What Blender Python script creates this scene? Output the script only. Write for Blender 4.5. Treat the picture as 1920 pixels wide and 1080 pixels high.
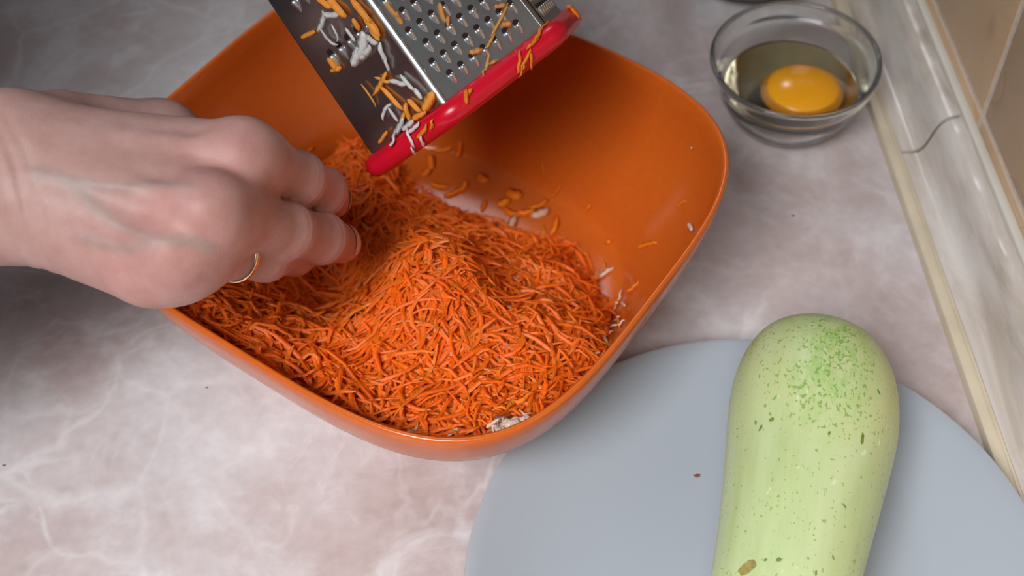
import bpy, bmesh, math, random
import numpy as np
from mathutils import Vector, Matrix
from mathutils.bvhtree import BVHTree

for o in list(bpy.data.objects): bpy.data.objects.remove(o)
S = bpy.context.scene
C = S.collection
random.seed(7); rng = np.random.default_rng(7)

# ------------------------------------------------------------------ camera
FPX, PITCH, ROLL, HC = 2400.0, math.radians(53), math.radians(-4), 0.5
R0 = Vector((1, 0, 0)); U0 = Vector((0, math.sin(PITCH), math.cos(PITCH)))
FW = Vector((0, math.cos(PITCH), -math.sin(PITCH)))
CX = R0*math.cos(ROLL) + U0*math.sin(ROLL); CY = -R0*math.sin(ROLL) + U0*math.cos(ROLL)
EYE = Vector((0, 0, HC))
cam = bpy.data.cameras.new('camera'); camo = bpy.data.objects.new('camera', cam); C.objects.link(camo)
m = Matrix.Identity(4)
for i in range(3):
    m[i][0], m[i][1], m[i][2], m[i][3] = CX[i], CY[i], -FW[i], EYE[i]
camo.matrix_world = m
cam.sensor_width = 36; cam.lens = 36*FPX/1920; cam.clip_start = .01
cam.dof.use_dof = True; cam.dof.focus_distance = .50; cam.dof.aperture_fstop = 9
S.camera = camo

# ------------------------------------------------------------------ light
S.view_settings.view_transform = 'Standard'; S.view_settings.look = 'None'
S.view_settings.exposure = 0.0; S.view_settings.gamma = 1
S.view_settings.use_curve_mapping = False
wd = bpy.data.worlds.new('room'); S.world = wd; wd.use_nodes = True
wd.node_tree.nodes['Background'].inputs[0].default_value = (.80, .84, 1, 1)
wd.node_tree.nodes['Background'].inputs[1].default_value = .06
def area(name, loc, aim, sx, sy, power, col):
    l = bpy.data.lights.new(name, 'AREA'); l.shape = 'RECTANGLE'; l.size = sx; l.size_y = sy
    l.energy = power; l.color = col
    o = bpy.data.objects.new(name, l); C.objects.link(o); o.location = loc
    o.rotation_euler = (Vector(aim)-Vector(loc)).to_track_quat('-Z', 'Y').to_euler()
    return o
area('window_daylight', (-.52, -.78, 1.30), (-.08, -.30, 0), .95, .85, 10.2, (.95, .98, 1)).data.spread = math.radians(57)
area('far_window_daylight', (-.08, 1.85, 1.50), (-.02, .45, 0), .24, .30, 3.4, (.96, .97, 1))

def at(px, py, z=0.0):
    d = CX*((px-960)/FPX) - CY*((py-540)/FPX) + FW
    return EYE + d*((z-HC)/d.z)
def ray(px, py):
    return (CX*((px-960)/FPX) - CY*((py-540)/FPX) + FW).normalized()

# ------------------------------------------------------------------ helpers
def tag(o, label=None, cat=None, group=None, kind=None):
    if label: o['label'] = label
    if cat: o['category'] = cat
    if group: o['group'] = group
    if kind: o['kind'] = kind
    return o
def empty(name, loc, mat=None):
    o = bpy.data.objects.new(name, None); C.objects.link(o); o.empty_display_size = .02
    if mat is not None: o.matrix_world = mat
    else: o.location = loc
    return o
def obj(name, V, F, mat, parent=None, smooth=True, col=None, world=True):
    """one mesh object; V are world coordinates; origin kept at the parent's frame"""
    me = bpy.data.meshes.new(name)
    V = np.asarray(V, float)
    if parent is not None and world:
        bpy.context.view_layer.update()
        Mi = np.array(parent.matrix_world.inverted())
        V = V @ Mi[:3, :3].T + Mi[:3, 3]
    me.from_pydata(V.tolist(), [], [list(map(int, f)) for f in F]); me.update()
    if col is not None:
        a = me.color_attributes.new('Col', 'FLOAT_COLOR', 'POINT')
        c = np.ones((len(V), 4)); c[:, :3] = col
        a.data.foreach_set('color', c.ravel())
    for mm in (mat if isinstance(mat, list) else [mat]): me.materials.append(mm)
    if smooth: me.polygons.foreach_set('use_smooth', [True]*len(me.polygons))
    o = bpy.data.objects.new(name, me); C.objects.link(o)
    if parent is not None: o.parent = parent
    return o
def recenter(o):
    """move a parentless mesh object's origin to the middle of its base"""
    me = o.data; n = len(me.vertices); a = np.empty(n*3); me.vertices.foreach_get('co', a); a = a.reshape(-1, 3)
    c = np.array([(a[:, 0].min()+a[:, 0].max())/2, (a[:, 1].min()+a[:, 1].max())/2, a[:, 2].min()])
    me.vertices.foreach_set('co', (a-c).ravel()); o.location = c.tolist(); me.update(); return o
def smooth_by_angle(o, deg=35):
    me = o.data; bm = bmesh.new(); bm.from_mesh(me)
    for e in bm.edges:
        if len(e.link_faces) == 2 and e.calc_face_angle(0) > math.radians(deg): e.smooth = False
    bm.to_mesh(me); bm.free()
def loft(rings, close_u=True, cap0=False, cap1=False):
    """rings: list of (n,3); returns verts, quads"""
    n = len(rings[0]); V = np.concatenate([np.asarray(r, float) for r in rings]); F = []
    for i in range(len(rings)-1):
        for j in range(n if close_u else n-1):
            k = (j+1) % n
            F.append((i*n+j, i*n+k, (i+1)*n+k, (i+1)*n+j))
    if cap0: F.append(tuple(reversed(range(n))))
    if cap1: F.append(tuple(range((len(rings)-1)*n, len(rings)*n)))
    return V, F
def lathe(profile, center, n=72):
    cx, cy, cz = center; th = np.linspace(0, 2*np.pi, n, endpoint=False)
    return loft([np.c_[cx+max(r, 1e-5)*np.cos(th), cy+max(r, 1e-5)*np.sin(th), np.full(n, cz+z)] for r, z in profile])
def catmull(P, sub=6):
    P = np.asarray(P, float); out = []
    Q = np.vstack([2*P[0]-P[1], P, 2*P[-1]-P[-2]])
    for i in range(1, len(Q)-2):
        for t in np.linspace(0, 1, sub, endpoint=False):
            a, b, c, d = Q[i-1], Q[i], Q[i+1], Q[i+2]
            out.append(.5*((2*b)+(-a+c)*t+(2*a-5*b+4*c-d)*t*t+(-a+3*b-3*c+d)*t**3))
    out.append(P[-1]); return np.array(out)

# ------------------------------------------------------------------ materials
class NT:
    def __init__(s, name):
        s.m = bpy.data.materials.new(name); s.m.use_nodes = True
        s.t = s.m.node_tree; s.b = s.t.nodes['Principled BSDF']; s.o = s.t.nodes['Material Output']
    def n(s, typ, **kw):
        nd = s.t.nodes.new(typ)
        for k, v in kw.items():
            if k.startswith('_'): setattr(nd, k[1:], v)
            else: nd.inputs[k.replace('__', ' ')].default_value = v
        return nd
    def l(s, a, b): s.t.links.new(a, b)
    def coords(s, scale=(1, 1, 1), rot=(0, 0, 0), src='Object'):
        tc = s.n('ShaderNodeTexCoord'); mp = s.n('ShaderNodeMapping')
        mp.inputs['Scale'].default_value = scale; mp.inputs['Rotation'].default_value = rot
        s.l(tc.outputs[src], mp.inputs['Vector']); return mp.outputs['Vector']
    def noise(s, vec, scale, detail=4, rough=.55, dist=0):
        nd = s.n('ShaderNodeTexNoise', Scale=scale, Detail=detail, Roughness=rough, Distortion=dist)
        s.l(vec, nd.inputs['Vector']); return nd.outputs['Fac']
    def ramp(s, fac, stops):
        r = s.n('ShaderNodeValToRGB'); e = r.color_ramp.elements
        while len(e) < len(stops): e.new(.5)
        for q, (p, c) in zip(e, stops):
            q.position = p; q.color = (c if len(c) == 4 else (*c, 1)) if isinstance(c, tuple) else (c, c, c, 1)
        s.l(fac, r.inputs['Fac']); return r.outputs['Color']
    def mix(s, fac, a, b, mode='MIX'):
        x = s.n('ShaderNodeMix', _data_type='RGBA', _blend_type=mode)
        for v, k in ((fac, 0), (a, 6), (b, 7)):
            if isinstance(v, (int, float)): x.inputs[k].default_value = v
            elif isinstance(v, tuple): x.inputs[k].default_value = (*v, 1) if len(v) == 3 else v
            else: s.l(v, x.inputs[k])
        return x.outputs[2]
    def math(s, op, a, b=0.0):
        x = s.n('ShaderNodeMath', _operation=op)
        for v, k in ((a, 0), (b, 1)):
            if isinstance(v, (int, float)): x.inputs[k].default_value = v
            else: s.l(v, x.inputs[k])
        return x.outputs[0]
    def bump(s, h, strength=.3, dist=.001):
        b = s.n('ShaderNodeBump', Strength=strength, Distance=dist); s.l(h, b.inputs['Height'])
        s.l(b.outputs['Normal'], s.b.inputs['Normal'])
    def set(s, **kw):
        for k, v in kw.items():
            i = s.b.inputs[k.replace('__', ' ')]
            if hasattr(v, 'is_linked') or hasattr(v, 'links'): s.l(v, i)
            else: i.default_value = (*v, 1) if isinstance(v, tuple) and len(v) == 3 and i.type == 'RGBA' else v
        return s

def mat_counter():
    t = NT('marble_laminate'); v = t.coords()
    big = t.noise(v, 7, 5, .6, .3)
    base = t.ramp(big, [(.30, (.38, .29, .275)), (.45, (.47, .385, .375)), (.58, (.55, .50, .505)), (.72, (.64, .62, .635))])
    cl = t.noise(v, 19, 8, .68, .6)
    base = t.mix(t.math('MULTIPLY', t.ramp(cl, [(.50, 0.0), (.66, 1.0)]), .5), base, (.68, .665, .675))
    # veins : contour lines of distorted noise
    def vein(scale, w, seed, dist):
        vv = t.coords((1, 1, 1), (0, 0, seed))
        nz = t.noise(vv, scale, 4, .55, dist)
        d = t.math('ABSOLUTE', t.math('SUBTRACT', nz, .5))
        return t.ramp(d, [(0.0, 1.0), (w, 0.0)])
    mask = t.ramp(t.noise(v, 11, 3), [(.42, 0.0), (.62, 1.0)])
    v1 = t.math('MULTIPLY', vein(10, .022, .4, .5), mask)
    v2 = t.math('MULTIPLY', vein(22, .02, 1.7, .8), t.ramp(t.noise(v, 8, 3), [(.45, 0.0), (.65, 1.0)]))
    vo = t.n('ShaderNodeTexVoronoi', _feature='DISTANCE_TO_EDGE', Scale=13)
    wv = t.n('ShaderNodeTexNoise', Scale=18, Detail=3); t.l(v, wv.inputs['Vector'])
    add = t.n('ShaderNodeVectorMath', _operation='MULTIPLY_ADD'); t.l(wv.outputs['Color'], add.inputs[0])
    add.inputs[1].default_value = (.05, .05, .0); t.l(v, add.inputs[2]); t.l(add.outputs[0], vo.inputs['Vector'])
    v3 = t.math('MULTIPLY', t.ramp(vo.outputs['Distance'], [(0, 1.0), (.035, 0.0)]), t.ramp(t.noise(v, 6, 3), [(.42, 0.0), (.6, 1.0)]))
    fac = t.math('MULTIPLY', t.math('MAXIMUM', t.math('MAXIMUM', v1, t.math('MULTIPLY', v2, .7)), v3), .42)
    base = t.mix(fac, base, (.70, .67, .67))
    fine = t.ramp(t.noise(v, 160, 3), [(.3, .93), (.7, 1.05)])
    t.set(Base__Color=t.mix(1.0, base, fine, 'MULTIPLY'), Roughness=.42)
    t.b.inputs['Specular IOR Level'].default_value = .35
    return t.m
def mat_plain(name, col, rough=.4, spec=.5, var=.06, scale=60, bump=0, **kw):
    t = NT(name); v = t.coords()
    nz = t.noise(v, scale, 4)
    lo = tuple(c*(1-var) for c in col); hi = tuple(min(1, c*(1+var)) for c in col)
    t.set(Base__Color=t.ramp(nz, [(.3, lo), (.7, hi)]), Roughness=rough)
    t.b.inputs['Specular IOR Level'].default_value = spec
    if bump: t.bump(nz, bump, .0006)
    for k, x in kw.items(): t.b.inputs[k.replace('__', ' ')].default_value = x
    return t.m
def mat_tile():
    t = NT('glazed_peach_tile'); v = t.coords()
    a = t.noise(v, 14, 6, .6, .4); b = t.noise(v, 60, 5, .6)
    c = t.ramp(a, [(.3, (.60, .395, .225)), (.5, (.66, .45, .27)), (.7, (.66, .495, .36))])
    c = t.mix(t.ramp(b, [(.45, 0.0), (.75, .35)]), c, (.60, .46, .33))
    vo = t.noise(v, 6, 3, .5, 1.2)
    d = t.math('ABSOLUTE', t.math('SUBTRACT', vo, .5))
    c = t.mix(t.math('MULTIPLY', t.ramp(d, [(0, 1.0), (.006, 0.0)]), .45), c, (.42, .22, .12))
    t.set(Base__Color=c, Roughness=.35); return t.m
def mat_trim():
    t = NT('marble_print_plastic'); v = t.coords((1, .22, 1))
    a = t.noise(v, 38, 6, .65, .6); b = t.noise(v, 90, 5, .7)
    c = t.ramp(a, [(.28, (.34, .275, .215)), (.42, (.50, .43, .375)), (.55, (.60, .545, .505)), (.75, (.68, .645, .62))])
    c = t.mix(t.ramp(b, [(.55, 0.0), (.75, .5)]), c, (.42, .35, .27))
    t.set(Base__Color=c, Roughness=.22)
    t.bump(t.noise(t.coords((1, .3, 1)), 60, 4), .25, .001)
    return t.m
def mat_skin():
    t = NT('skin'); a = t.n('ShaderNodeVertexColor', _layer_name='Col'); v = t.coords()
    mot = t.ramp(t.noise(v, 90, 5, .6), [(.3, (.90, .84, .83)), (.7, (1.06, 1.10, 1.10))])
    t.set(Base__Color=t.mix(1.0, a.outputs['Color'], mot, 'MULTIPLY'), Roughness=.5)
    t.b.inputs['Specular IOR Level'].default_value = .35
    t.b.inputs['Subsurface Weight'].default_value = .22
    t.b.inputs['Subsurface Radius'].default_value = (1, .35, .2); t.b.inputs['Subsurface Scale'].default_value = .004
    vo = t.n('ShaderNodeTexVoronoi', _feature='DISTANCE_TO_EDGE', Scale=700); t.l(v, vo.inputs['Vector'])
    wr = t.noise(t.coords((1, .25, .25)), 260, 3)
    t.bump(t.math('ADD', t.math('MULTIPLY', vo.outputs['Distance'], .5), t.math('MULTIPLY', wr, .8)), .25, .0006)
    return t.m
def mat_vc(name, rough=.45, sss=.0, spec=.4, rad=(1, .4, .1)):
    t = NT(name); a = t.n('ShaderNodeVertexColor', _layer_name='Col'); v = t.coords()
    fib = t.ramp(t.noise(v, 900, 2), [(.3, .86), (.7, 1.1)])
    t.set(Base__Color=t.mix(1.0, a.outputs['Color'], fib, 'MULTIPLY'), Roughness=rough)
    t.b.inputs['Specular IOR Level'].default_value = spec
    if sss:
        t.b.inputs['Subsurface Weight'].default_value = sss; t.b.inputs['Subsurface Scale'].default_value = .003
        t.b.inputs['Subsurface Radius'].default_value = rad
    return t.m
def mat_zucchini():
    t = NT('zucchini_skin'); v = t.coords(); L = t.coords((1, .10, 1))     # object y runs along the fruit
    c = t.ramp(t.noise(L, 95, 5, .6), [(.30, (.42, .49, .22)), (.5, (.475, .56, .28)), (.72, (.53, .60, .34))])
    c = t.mix(t.ramp(t.noise(v, 16, 4), [(.45, 0.0), (.7, .55)]), c, (.58, .61, .28))
    # darker green patch of dense specks near the blossom end
    gp = t.n('ShaderNodeTexGradient', _gradient_type='SPHERICAL')
    mp = t.n('ShaderNodeMapping'); tc = t.n('ShaderNodeTexCoord'); t.l(tc.outputs['Object'], mp.inputs['Vector'])
    mp.vector_type = 'TEXTURE'; mp.inputs['Location'].default_value = (.003, .072, .030); mp.inputs['Scale'].default_value = (.024, .046, .04)
    t.l(mp.outputs[0], gp.inputs['Vector']); patch = gp.outputs['Fac']
    blot = t.ramp(t.noise(t.coords((1, .45, 1)), 190, 5, .75), [(.42, 0.0), (.60, 1.0)])
    c = t.mix(t.math('MINIMUM', t.math('MULTIPLY', t.math('MULTIPLY', patch, blot), 1.1), .8), c, (.30, .50, .12))
    # specks
    sp = t.noise(t.coords((1, .75, 1)), 700, 2, .5); reg = t.noise(v, 34, 4, .6)
    thr = t.math('ADD', t.math('MULTIPLY', t.ramp(reg, [(.45, 0.0), (.72, 1.0)]), .085), t.math('MULTIPLY', patch, .13))
    spk = t.ramp(t.math('ADD', sp, thr), [(.67, 0.0), (.71, 1.0)])
    c = t.mix(t.math('MULTIPLY', spk, .75), c, (.17, .33, .05))
    wsp = t.ramp(t.noise(t.coords((1, .5, 1), (0, 0, 1)), 300, 2), [(.70, 0.0), (.76, .6)])
    c = t.mix(wsp, c, (.72, .78, .55))
    t.set(Base__Color=c, Roughness=.38)
    t.b.inputs['Subsurface Weight'].default_value = .12; t.b.inputs['Subsurface Scale'].default_value = .004
    t.bump(t.noise(L, 140, 4), .12, .0008); return t.m
def mat_bowl():
    t = NT('orange_plastic'); v = t.coords()
    t.set(Base__Color=t.ramp(t.noise(v, 300, 3), [(.3, (.56, .105, .010)), (.7, (.59, .118, .012))]), Roughness=.21)
    t.b.inputs['Specular IOR Level'].default_value = .5
    t.b.inputs['Subsurface Weight'].default_value = .15; t.b.inputs['Subsurface Scale'].default_value = .004
    t.b.inputs['Subsurface Radius'].default_value = (1, .4, .1)
    t.bump(t.noise(v, 900, 2), .08, .0004); return t.m
def mat_steel(name, col, rough):
    t = NT(name); v = t.coords((1, 1, .08))
    t.set(Base__Color=t.ramp(t.noise(v, 300, 3), [(.3, tuple(c*.9 for c in col)), (.7, col)]), Metallic=1.0, Roughness=rough)
    return t.m
def mat_glass(name, col, ior, rough=0.0):
    t = NT(name); t.set(Base__Color=col, Roughness=rough, IOR=ior); t.b.inputs['Transmission Weight'].default_value = .965 if name == 'clear_glass' else 1
    t.set(Roughness=t.ramp(t.noise(t.coords(), 200, 2), [(.4, rough), (.8, rough+.01)])); return t.m

M = dict(counter=mat_counter(), tile=mat_tile(), trim=mat_trim(), skin=mat_skin(), zuc=mat_zucchini(), bowl=mat_bowl(),
         grout=mat_plain('pink_grout', (.72, .62, .56), .8, .2, .12, 200, .3),
         cream=mat_plain('cream_plastic', (.57, .485, .36), .4, .4, .08, 40),
         cream_top=mat_plain('pale_cream_plastic', (.60, .56, .49), .35, .45, .05, 40),
         dark=mat_plain('dark_gap', (.05, .042, .035), .8, .2),
         plate=mat_plain('white_porcelain', (.335, .36, .40), .16, .5, .012, 15),
         red=mat_plain('red_plastic', (.62, .004, .022), .28, .5, .05, 50),
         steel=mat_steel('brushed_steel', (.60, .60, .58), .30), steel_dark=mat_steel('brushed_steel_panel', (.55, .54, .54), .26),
         bright=mat_steel('glint_steel', (.80, .81, .83), .34), edge=mat_steel('shaded_steel_edge', (.16, .155, .155), .5), hole=mat_plain('hole_shadow', (.03, .012, .010), .7, .2),  # lighter and darker copies of the steel, reflections put into the colour
         gold=mat_steel('rose_gold', (.95, .66, .42), .18),
         carrot=mat_vc('carrot_flesh', .5, .6, .22), pale=mat_vc('pale_vegetable', .35, .4, .5, (1, .9, .8)),
         nail=mat_plain('fingernail', (.68, .46, .42), .2, .5, .05, 200, 0, Subsurface__Weight=.2, Subsurface__Scale=.003),
         glass=mat_glass('clear_glass', (.97, .99, .98), 1.47), white=mat_glass('egg_white', (.97, .93, .66), 1.35, .0),
         yolk=mat_plain('egg_yolk', (.78, .33, .008), .2, .5, .04, 40, 0, Subsurface__Weight=.25, Subsurface__Scale=.006),
         olive=mat_plain('dark_olive_glaze', (.040, .040, .024), .3, .5, .2, 30),
         crumb=mat_plain('brown_crumb', (.22, .05, .02), .6, .3, .2, 900),
         knit=mat_plain('grey_knit', (.10, .09, .10), .9, .1, .2, 500, .5))

# ------------------------------------------------------------------ setting: worktop, trim, tiled wall
A = at(1630, 215); B = at(1831, 800)
E_L = (A-B).normalized(); E_D = Vector((E_L.y, -E_L.x, 0)); ORG = B.copy()           # trim frame: l along wall, d into wall
ANG = math.atan2(E_L.y, E_L.x) - math.pi/2
def tr(d, l, z): return ORG + E_D*d + E_L*l + Vector((0, 0, z))
FRM = Matrix.Translation(ORG) @ Matrix.Rotation(ANG, 4, 'Z')                          # local x = d, y = l
def local_obj(name, V, F, mat, parent, smooth=True): return obj(name, V, F, mat, parent, smooth, world=False)

def box(x0, x1, y0, y1, z0, z1, bev=0.0):
    bm = bmesh.new(); bmesh.ops.create_cube(bm, size=1)
    for v in bm.verts: v.co = Vector(((x0+x1)/2+v.co.x*(x1-x0), (y0+y1)/2+v.co.y*(y1-y0), (z0+z1)/2+v.co.z*(z1-z0)))
    if bev: bmesh.ops.bevel(bm, geom=bm.edges[:], offset=bev, segments=2, affect='EDGES', profile=.5)
    V = [tuple(v.co) for v in bm.verts]; F = [[v.index for v in f.verts] for f in bm.faces]; bm.free(); return V, F

def frame_obj(name, V, F, mat, smooth=True):
    o = obj(name, V, F, mat, None, smooth); o.matrix_world = FRM; return o
V, F = box(-.565, .060, -.45, .80, -.038, 0, .002)
tag(frame_obj('countertop', V, F, M['counter'], False), 'pink-grey marble-patterned worktop that everything stands on', 'countertop')

DW = .0376                                                                           # wall face behind the trim
prof_body = [(.0100, .0), (.0100, .0062), (.0135, .0060), (.0175, .0056), (.0215, .0062), (.0248, .0085), (.0270, .0125), (.0285, .0170),
             (.0300, .0215), (.0322, .0252), (.0352, .0276), (.0390, .0288), (.0452, .0296), (.0452, .0)]
prof_low = [(.0, .0), (.0, .0046), (.0006, .0058), (.0020, .0063), (.0062, .0066), (.0066, .0060), (.0072, .0060), (.0076, .0067), (.0094, .0066), (.0100, .0060), (.0100, .0)]
prof_top = [(.0452, .0), (.0452, .0310), (.0458, .0322), (.0470, .0327), (.0505, .0328), (.0520, .0322), (.0524, .0310), (.0524, .0)]
TK = .715
prof_body, prof_low, prof_top = [[(d*TK, z) for d, z in p] for p in (prof_body, prof_low, prof_top)]
def extrude(prof, l0, l1, n=2, wob=0.0, seed=0):
    r = np.random.default_rng(seed); rings = []
    ph = r.uniform(0, 6.28, 6)
    for l in np.linspace(l0, l1, n):
        w = wob*(math.sin(l*70+ph[0])+.6*math.sin(l*160+ph[1])+.4*math.sin(l*310+ph[2]))
        rings.append([(d, l, max(0, z + (w*min(1, max(0, (z-.006)/.02)) if z > .0061 else 0))) for d, z in prof])
    V, F = loft(rings, True, True, True); return V, F
LJ = (at(1690, 286, .006)-ORG).dot(E_L)
trim = empty('trim_1', (0, 0, 0), FRM); tag(trim, 'cream and marble-print plastic upstand along the tiled wall', kind='structure')
for nm, pr, l0, l1, mt, n, wob in (('cover_strip', prof_body, -.45, LJ-.0010, 'trim', 160, .0005), ('cover_strip', prof_body, LJ+.0010, .80, 'trim', 120, .0004),
                              ('lower_edge_strip', prof_low, -.45, .80, 'cream', 2, 0), ('upper_edge_strip', prof_top, -.45, .80, 'cream_top', 2, 0)):
    V, F = extrude(pr, l0, l1, n, wob, int(abs(l0)*100)); o = local_obj(nm, V, F, M[mt], trim); smooth_by_angle(o, 40)
V, F = extrude([(d, max(0, z-.0022)) for d, z in prof_body], LJ-.01, LJ+.01)
local_obj('joint_backing', V, F, M['dark'], trim)

wall = empty('wall_right', (0, 0, 0), FRM); tag(wall, 'peach ceramic tiled wall with pale pink grout', kind='structure')
V, F = box(DW+.0006, DW+.06, -.45, .80, -.038, .55); local_obj('grout_bed', V, F, M['grout'], wall, False)
# where the crossing of the two joints falls on the wall plane
d = ray(1842, 218); k = (DW - (EYE-ORG).dot(E_D)) / d.dot(E_D); X = EYE + d*k
L0, Z0 = (X-ORG).dot(E_L), X.z
TS, G = .20, .0036
tv, tf = box(-.004, 0, G/2, TS-G/2, G/2, TS-G/2, .0007)
tmesh = None
for iz in range(-1, 2):
    for il in range(-4, 3):
        if L0+il*TS > .80 or L0+(il+1)*TS < -.45 : continue
        if tmesh is None:
            o = local_obj('tile', tv, tf, M['tile'], wall); tmesh = o.data; smooth_by_angle(o, 50)
        else:
            o = bpy.data.objects.new('tile', tmesh); C.objects.link(o); o.parent = wall
        o.location = (DW+.0040, L0+il*TS, Z0+iz*TS)

# ------------------------------------------------------------------ orange bowl
BC = np.array([-.0408, .3777]); BA, BB, BROT, BZ = .1127, .1239, math.radians(51.9), .0864
PROF = [(0, .650), (.0018, .682), (.006, .708), (.012, .728), (.019, .750), (.030, .812), (.042, .884), (.055, .938), (.067, .971), (.078, .991), (.0864, 1.0)]
def bowl_ring(z, s, off=0.0, n=128):
    th = np.linspace(0, 2*np.pi, n, endpoint=False)
    e = 2.9 + .76*(z/BZ)
    a, b = BA*s-off, BB*s-off
    c, si = np.cos(th), np.sin(th)
    r = 1/((np.abs(c)/a)**e+(np.abs(si)/b)**e)**(1/e)
    u, w = r*c, r*si
    x = BC[0]+u*math.cos(BROT)-w*math.sin(BROT); y = BC[1]+u*math.sin(BROT)+w*math.cos(BROT)
    return np.c_[x, y, np.full(n, z)]
def bowl_k(x, y):
    u = (x-BC[0])*math.cos(BROT)+(y-BC[1])*math.sin(BROT); w = -(x-BC[0])*math.sin(BROT)+(y-BC[1])*math.cos(BROT)
    e = 3.3; return ((np.abs(u)/(BA-.0026))**e+(np.abs(w)/(BB-.0026))**e)**(1/e)
PIN = [(.0070, .710), (.0078, .724), (.0105, .736), (.0150, .750), (.0220, .775), (.0320, .822), (.0430, .886), (.0555, .938), (.067, .971), (.078, .991), (.0864, 1.0)]   # inner wall
PZ = np.array([p[0] for p in PIN]); PS = np.array([p[1] for p in PIN])
def bowl_zin(x, y): return np.interp(bowl_k(x, y), PS, PZ)
rings = [bowl_ring(0, .05), bowl_ring(0, .40), bowl_ring(0, .62)] + [bowl_ring(z, s) for z, s in PROF]
rings += [bowl_ring(BZ+.0009, .999, .0004), bowl_ring(BZ+.0013, 1, .0012), bowl_ring(BZ+.0009, 1, .0021)]
rings += [bowl_ring(z, s, .0026) for z, s in reversed(PIN)] + [bowl_ring(.0068, .64, .0026), bowl_ring(.0067, .3), bowl_ring(.0067, .03)]
V, F = loft(rings, True, True, True)
bowl = obj('mixing_bowl', V, F, M['bowl']); bowl.data.update()
tag(recenter(bowl), 'large orange plastic square bowl with rounded corners holding grated carrot', 'bowl')
def bvh_world(o):
    bpy.context.view_layer.update(); mw = o.matrix_world
    return BVHTree.FromPolygons([mw @ v.co for v in o.data.vertices], [list(p.vertices) for p in o.data.polygons])
BVB = bvh_world(bowl)

# ------------------------------------------------------------------ plate, zucchini
PC = at(1420, 1090, .02); PR = .117
pp = [(r*.983, z*.9) for r, z in [(.0, .0035), (.060, .0035), (.062, .0), (.067, .0), (.069, .0036), (.085, .0062), (.102, .0120), (.1135, .0180), (.1180, .0202), (.1190, .0212), (.1187, .0222), (.1175, .0224),
      (.1125, .0205), (.100, .0150), (.084, .0100), (.066, .0072), (.030, .0066), (0, .0066)]]
V, F = lathe(pp, (PC.x, PC.y, 0), 128)
plate = recenter(obj('dinner_plate', V, F, M['plate'])); smooth_by_angle(plate, 40)
tag(plate, 'white round porcelain plate under the pale green zucchini', 'plate')

def superloft(stations, n=48, squash=1.0, lob=None):
    """stations along local +y: (y, r, dx, dz)"""
    th = np.linspace(0, 2*np.pi, n, endpoint=False); rings = []
    for y, r, dx, dz in stations:
        rr = r*(1+(lob(th, y) if lob else 0)); rings.append(np.c_[dx+rr*np.cos(th), np.full(n, y), dz+rr*np.sin(th)*squash])
    return loft(rings, True, True, True)
# local y = blossom end direction; origin mid fruit
zt = at(1541, 640, .047); zb = at(1474, 1085, .044); zax = (zt-zb).normalized()
ZR = .0335
ys = []
prof_z = [(.100, .0), (.0995, .0070), (.0980, .0140), (.0950, .0205), (.0900, .0258), (.0830, .0298), (.0740, .0326), (.0630, .0340), (.050, .0338), (.036, .0323), (.018, .0303), (.0, .0285), (-.03, .0262), (-.06, .0244),
          (-.085, .0225), (-.103, .0195), (-.113, .0150), (-.117, .0110)]
pz = catmull(prof_z, 5)
V, F = superloft([(y, max(r, 1e-4), .0010*math.sin(y*40), .0) for y, r in pz], 56, .97, lambda th, y: .006*np.cos(5*th+.5))
zm = Matrix.Translation(zt + zax*(.005-.100)) @ Matrix.Rotation(math.atan2(zax.y, zax.x)-math.pi/2, 4, 'Z') @ Matrix.Rotation(math.asin(zax.z), 4, 'X')
zr = empty('zucchini', (0, 0, 0), zm)
tag(zr, 'pale green zucchini with dark green specks lying on the white plate', 'zucchini')
fruit = local_obj('fruit', V, F, M['zuc'], zr)
# dry stem stub and a few sunken scars
th = np.linspace(0, 2*np.pi, 10, endpoint=False)
V, F = loft([np.c_[s*np.cos(th)*(1+.12*np.cos(5*th)), np.full(10, y), s*np.sin(th)*(1+.12*np.cos(5*th))] for y, s in ((-.113, .012), (-.120, .0095), (-.130, .009), (-.133, .0085))], True, True, True)
tag(local_obj('stem', V, F, mat_plain('stem_green', (.22, .30, .10), .6, .3, .15, 200), zr), 'cut green stem stub')
BVZ = bvh_world(fruit)
def on_surface(bv, px, py):
    h, n, i, dd = bv.ray_cast(EYE, ray(px, py)); return h, n
SC = mat_plain('brown_green_scar', (.16, .22, .035), .6, .3, .3, 900); SCB = mat_plain('tan_scar', (.30, .24, .07), .7, .3, .3, 600)
def scar(px, py, lpx, wpx, ang, mt, lbl):
    h, n = on_surface(BVZ, px, py)
    if h is None: return
    s = (h-EYE).dot(FW)/FPX
    a = (CX*math.cos(math.radians(ang)) + CY*math.sin(math.radians(ang))); a = (a-n*a.dot(n)).normalized(); b = n.cross(a)
    V = [h+n*.0004]; K = 12
    for i in range(K):
        t = 2*math.pi*i/K; rr = 1+random.uniform(-.2, .2)
        q = h + a*(lpx*s/2*math.cos(t)*rr) + b*(wpx*s/2*math.sin(t)*rr)
        g = BVZ.find_nearest(q); V.append(g[0]+(g[1] if g[1].dot(n) > 0 else -g[1])*.00006)
        V[0] = h+n*.00022
    o = obj('scar', [tuple(v) for v in V], [(0, 1+i, 1+(i+1) % K) for i in range(K)], mt, fruit); o['label'] = lbl
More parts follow.
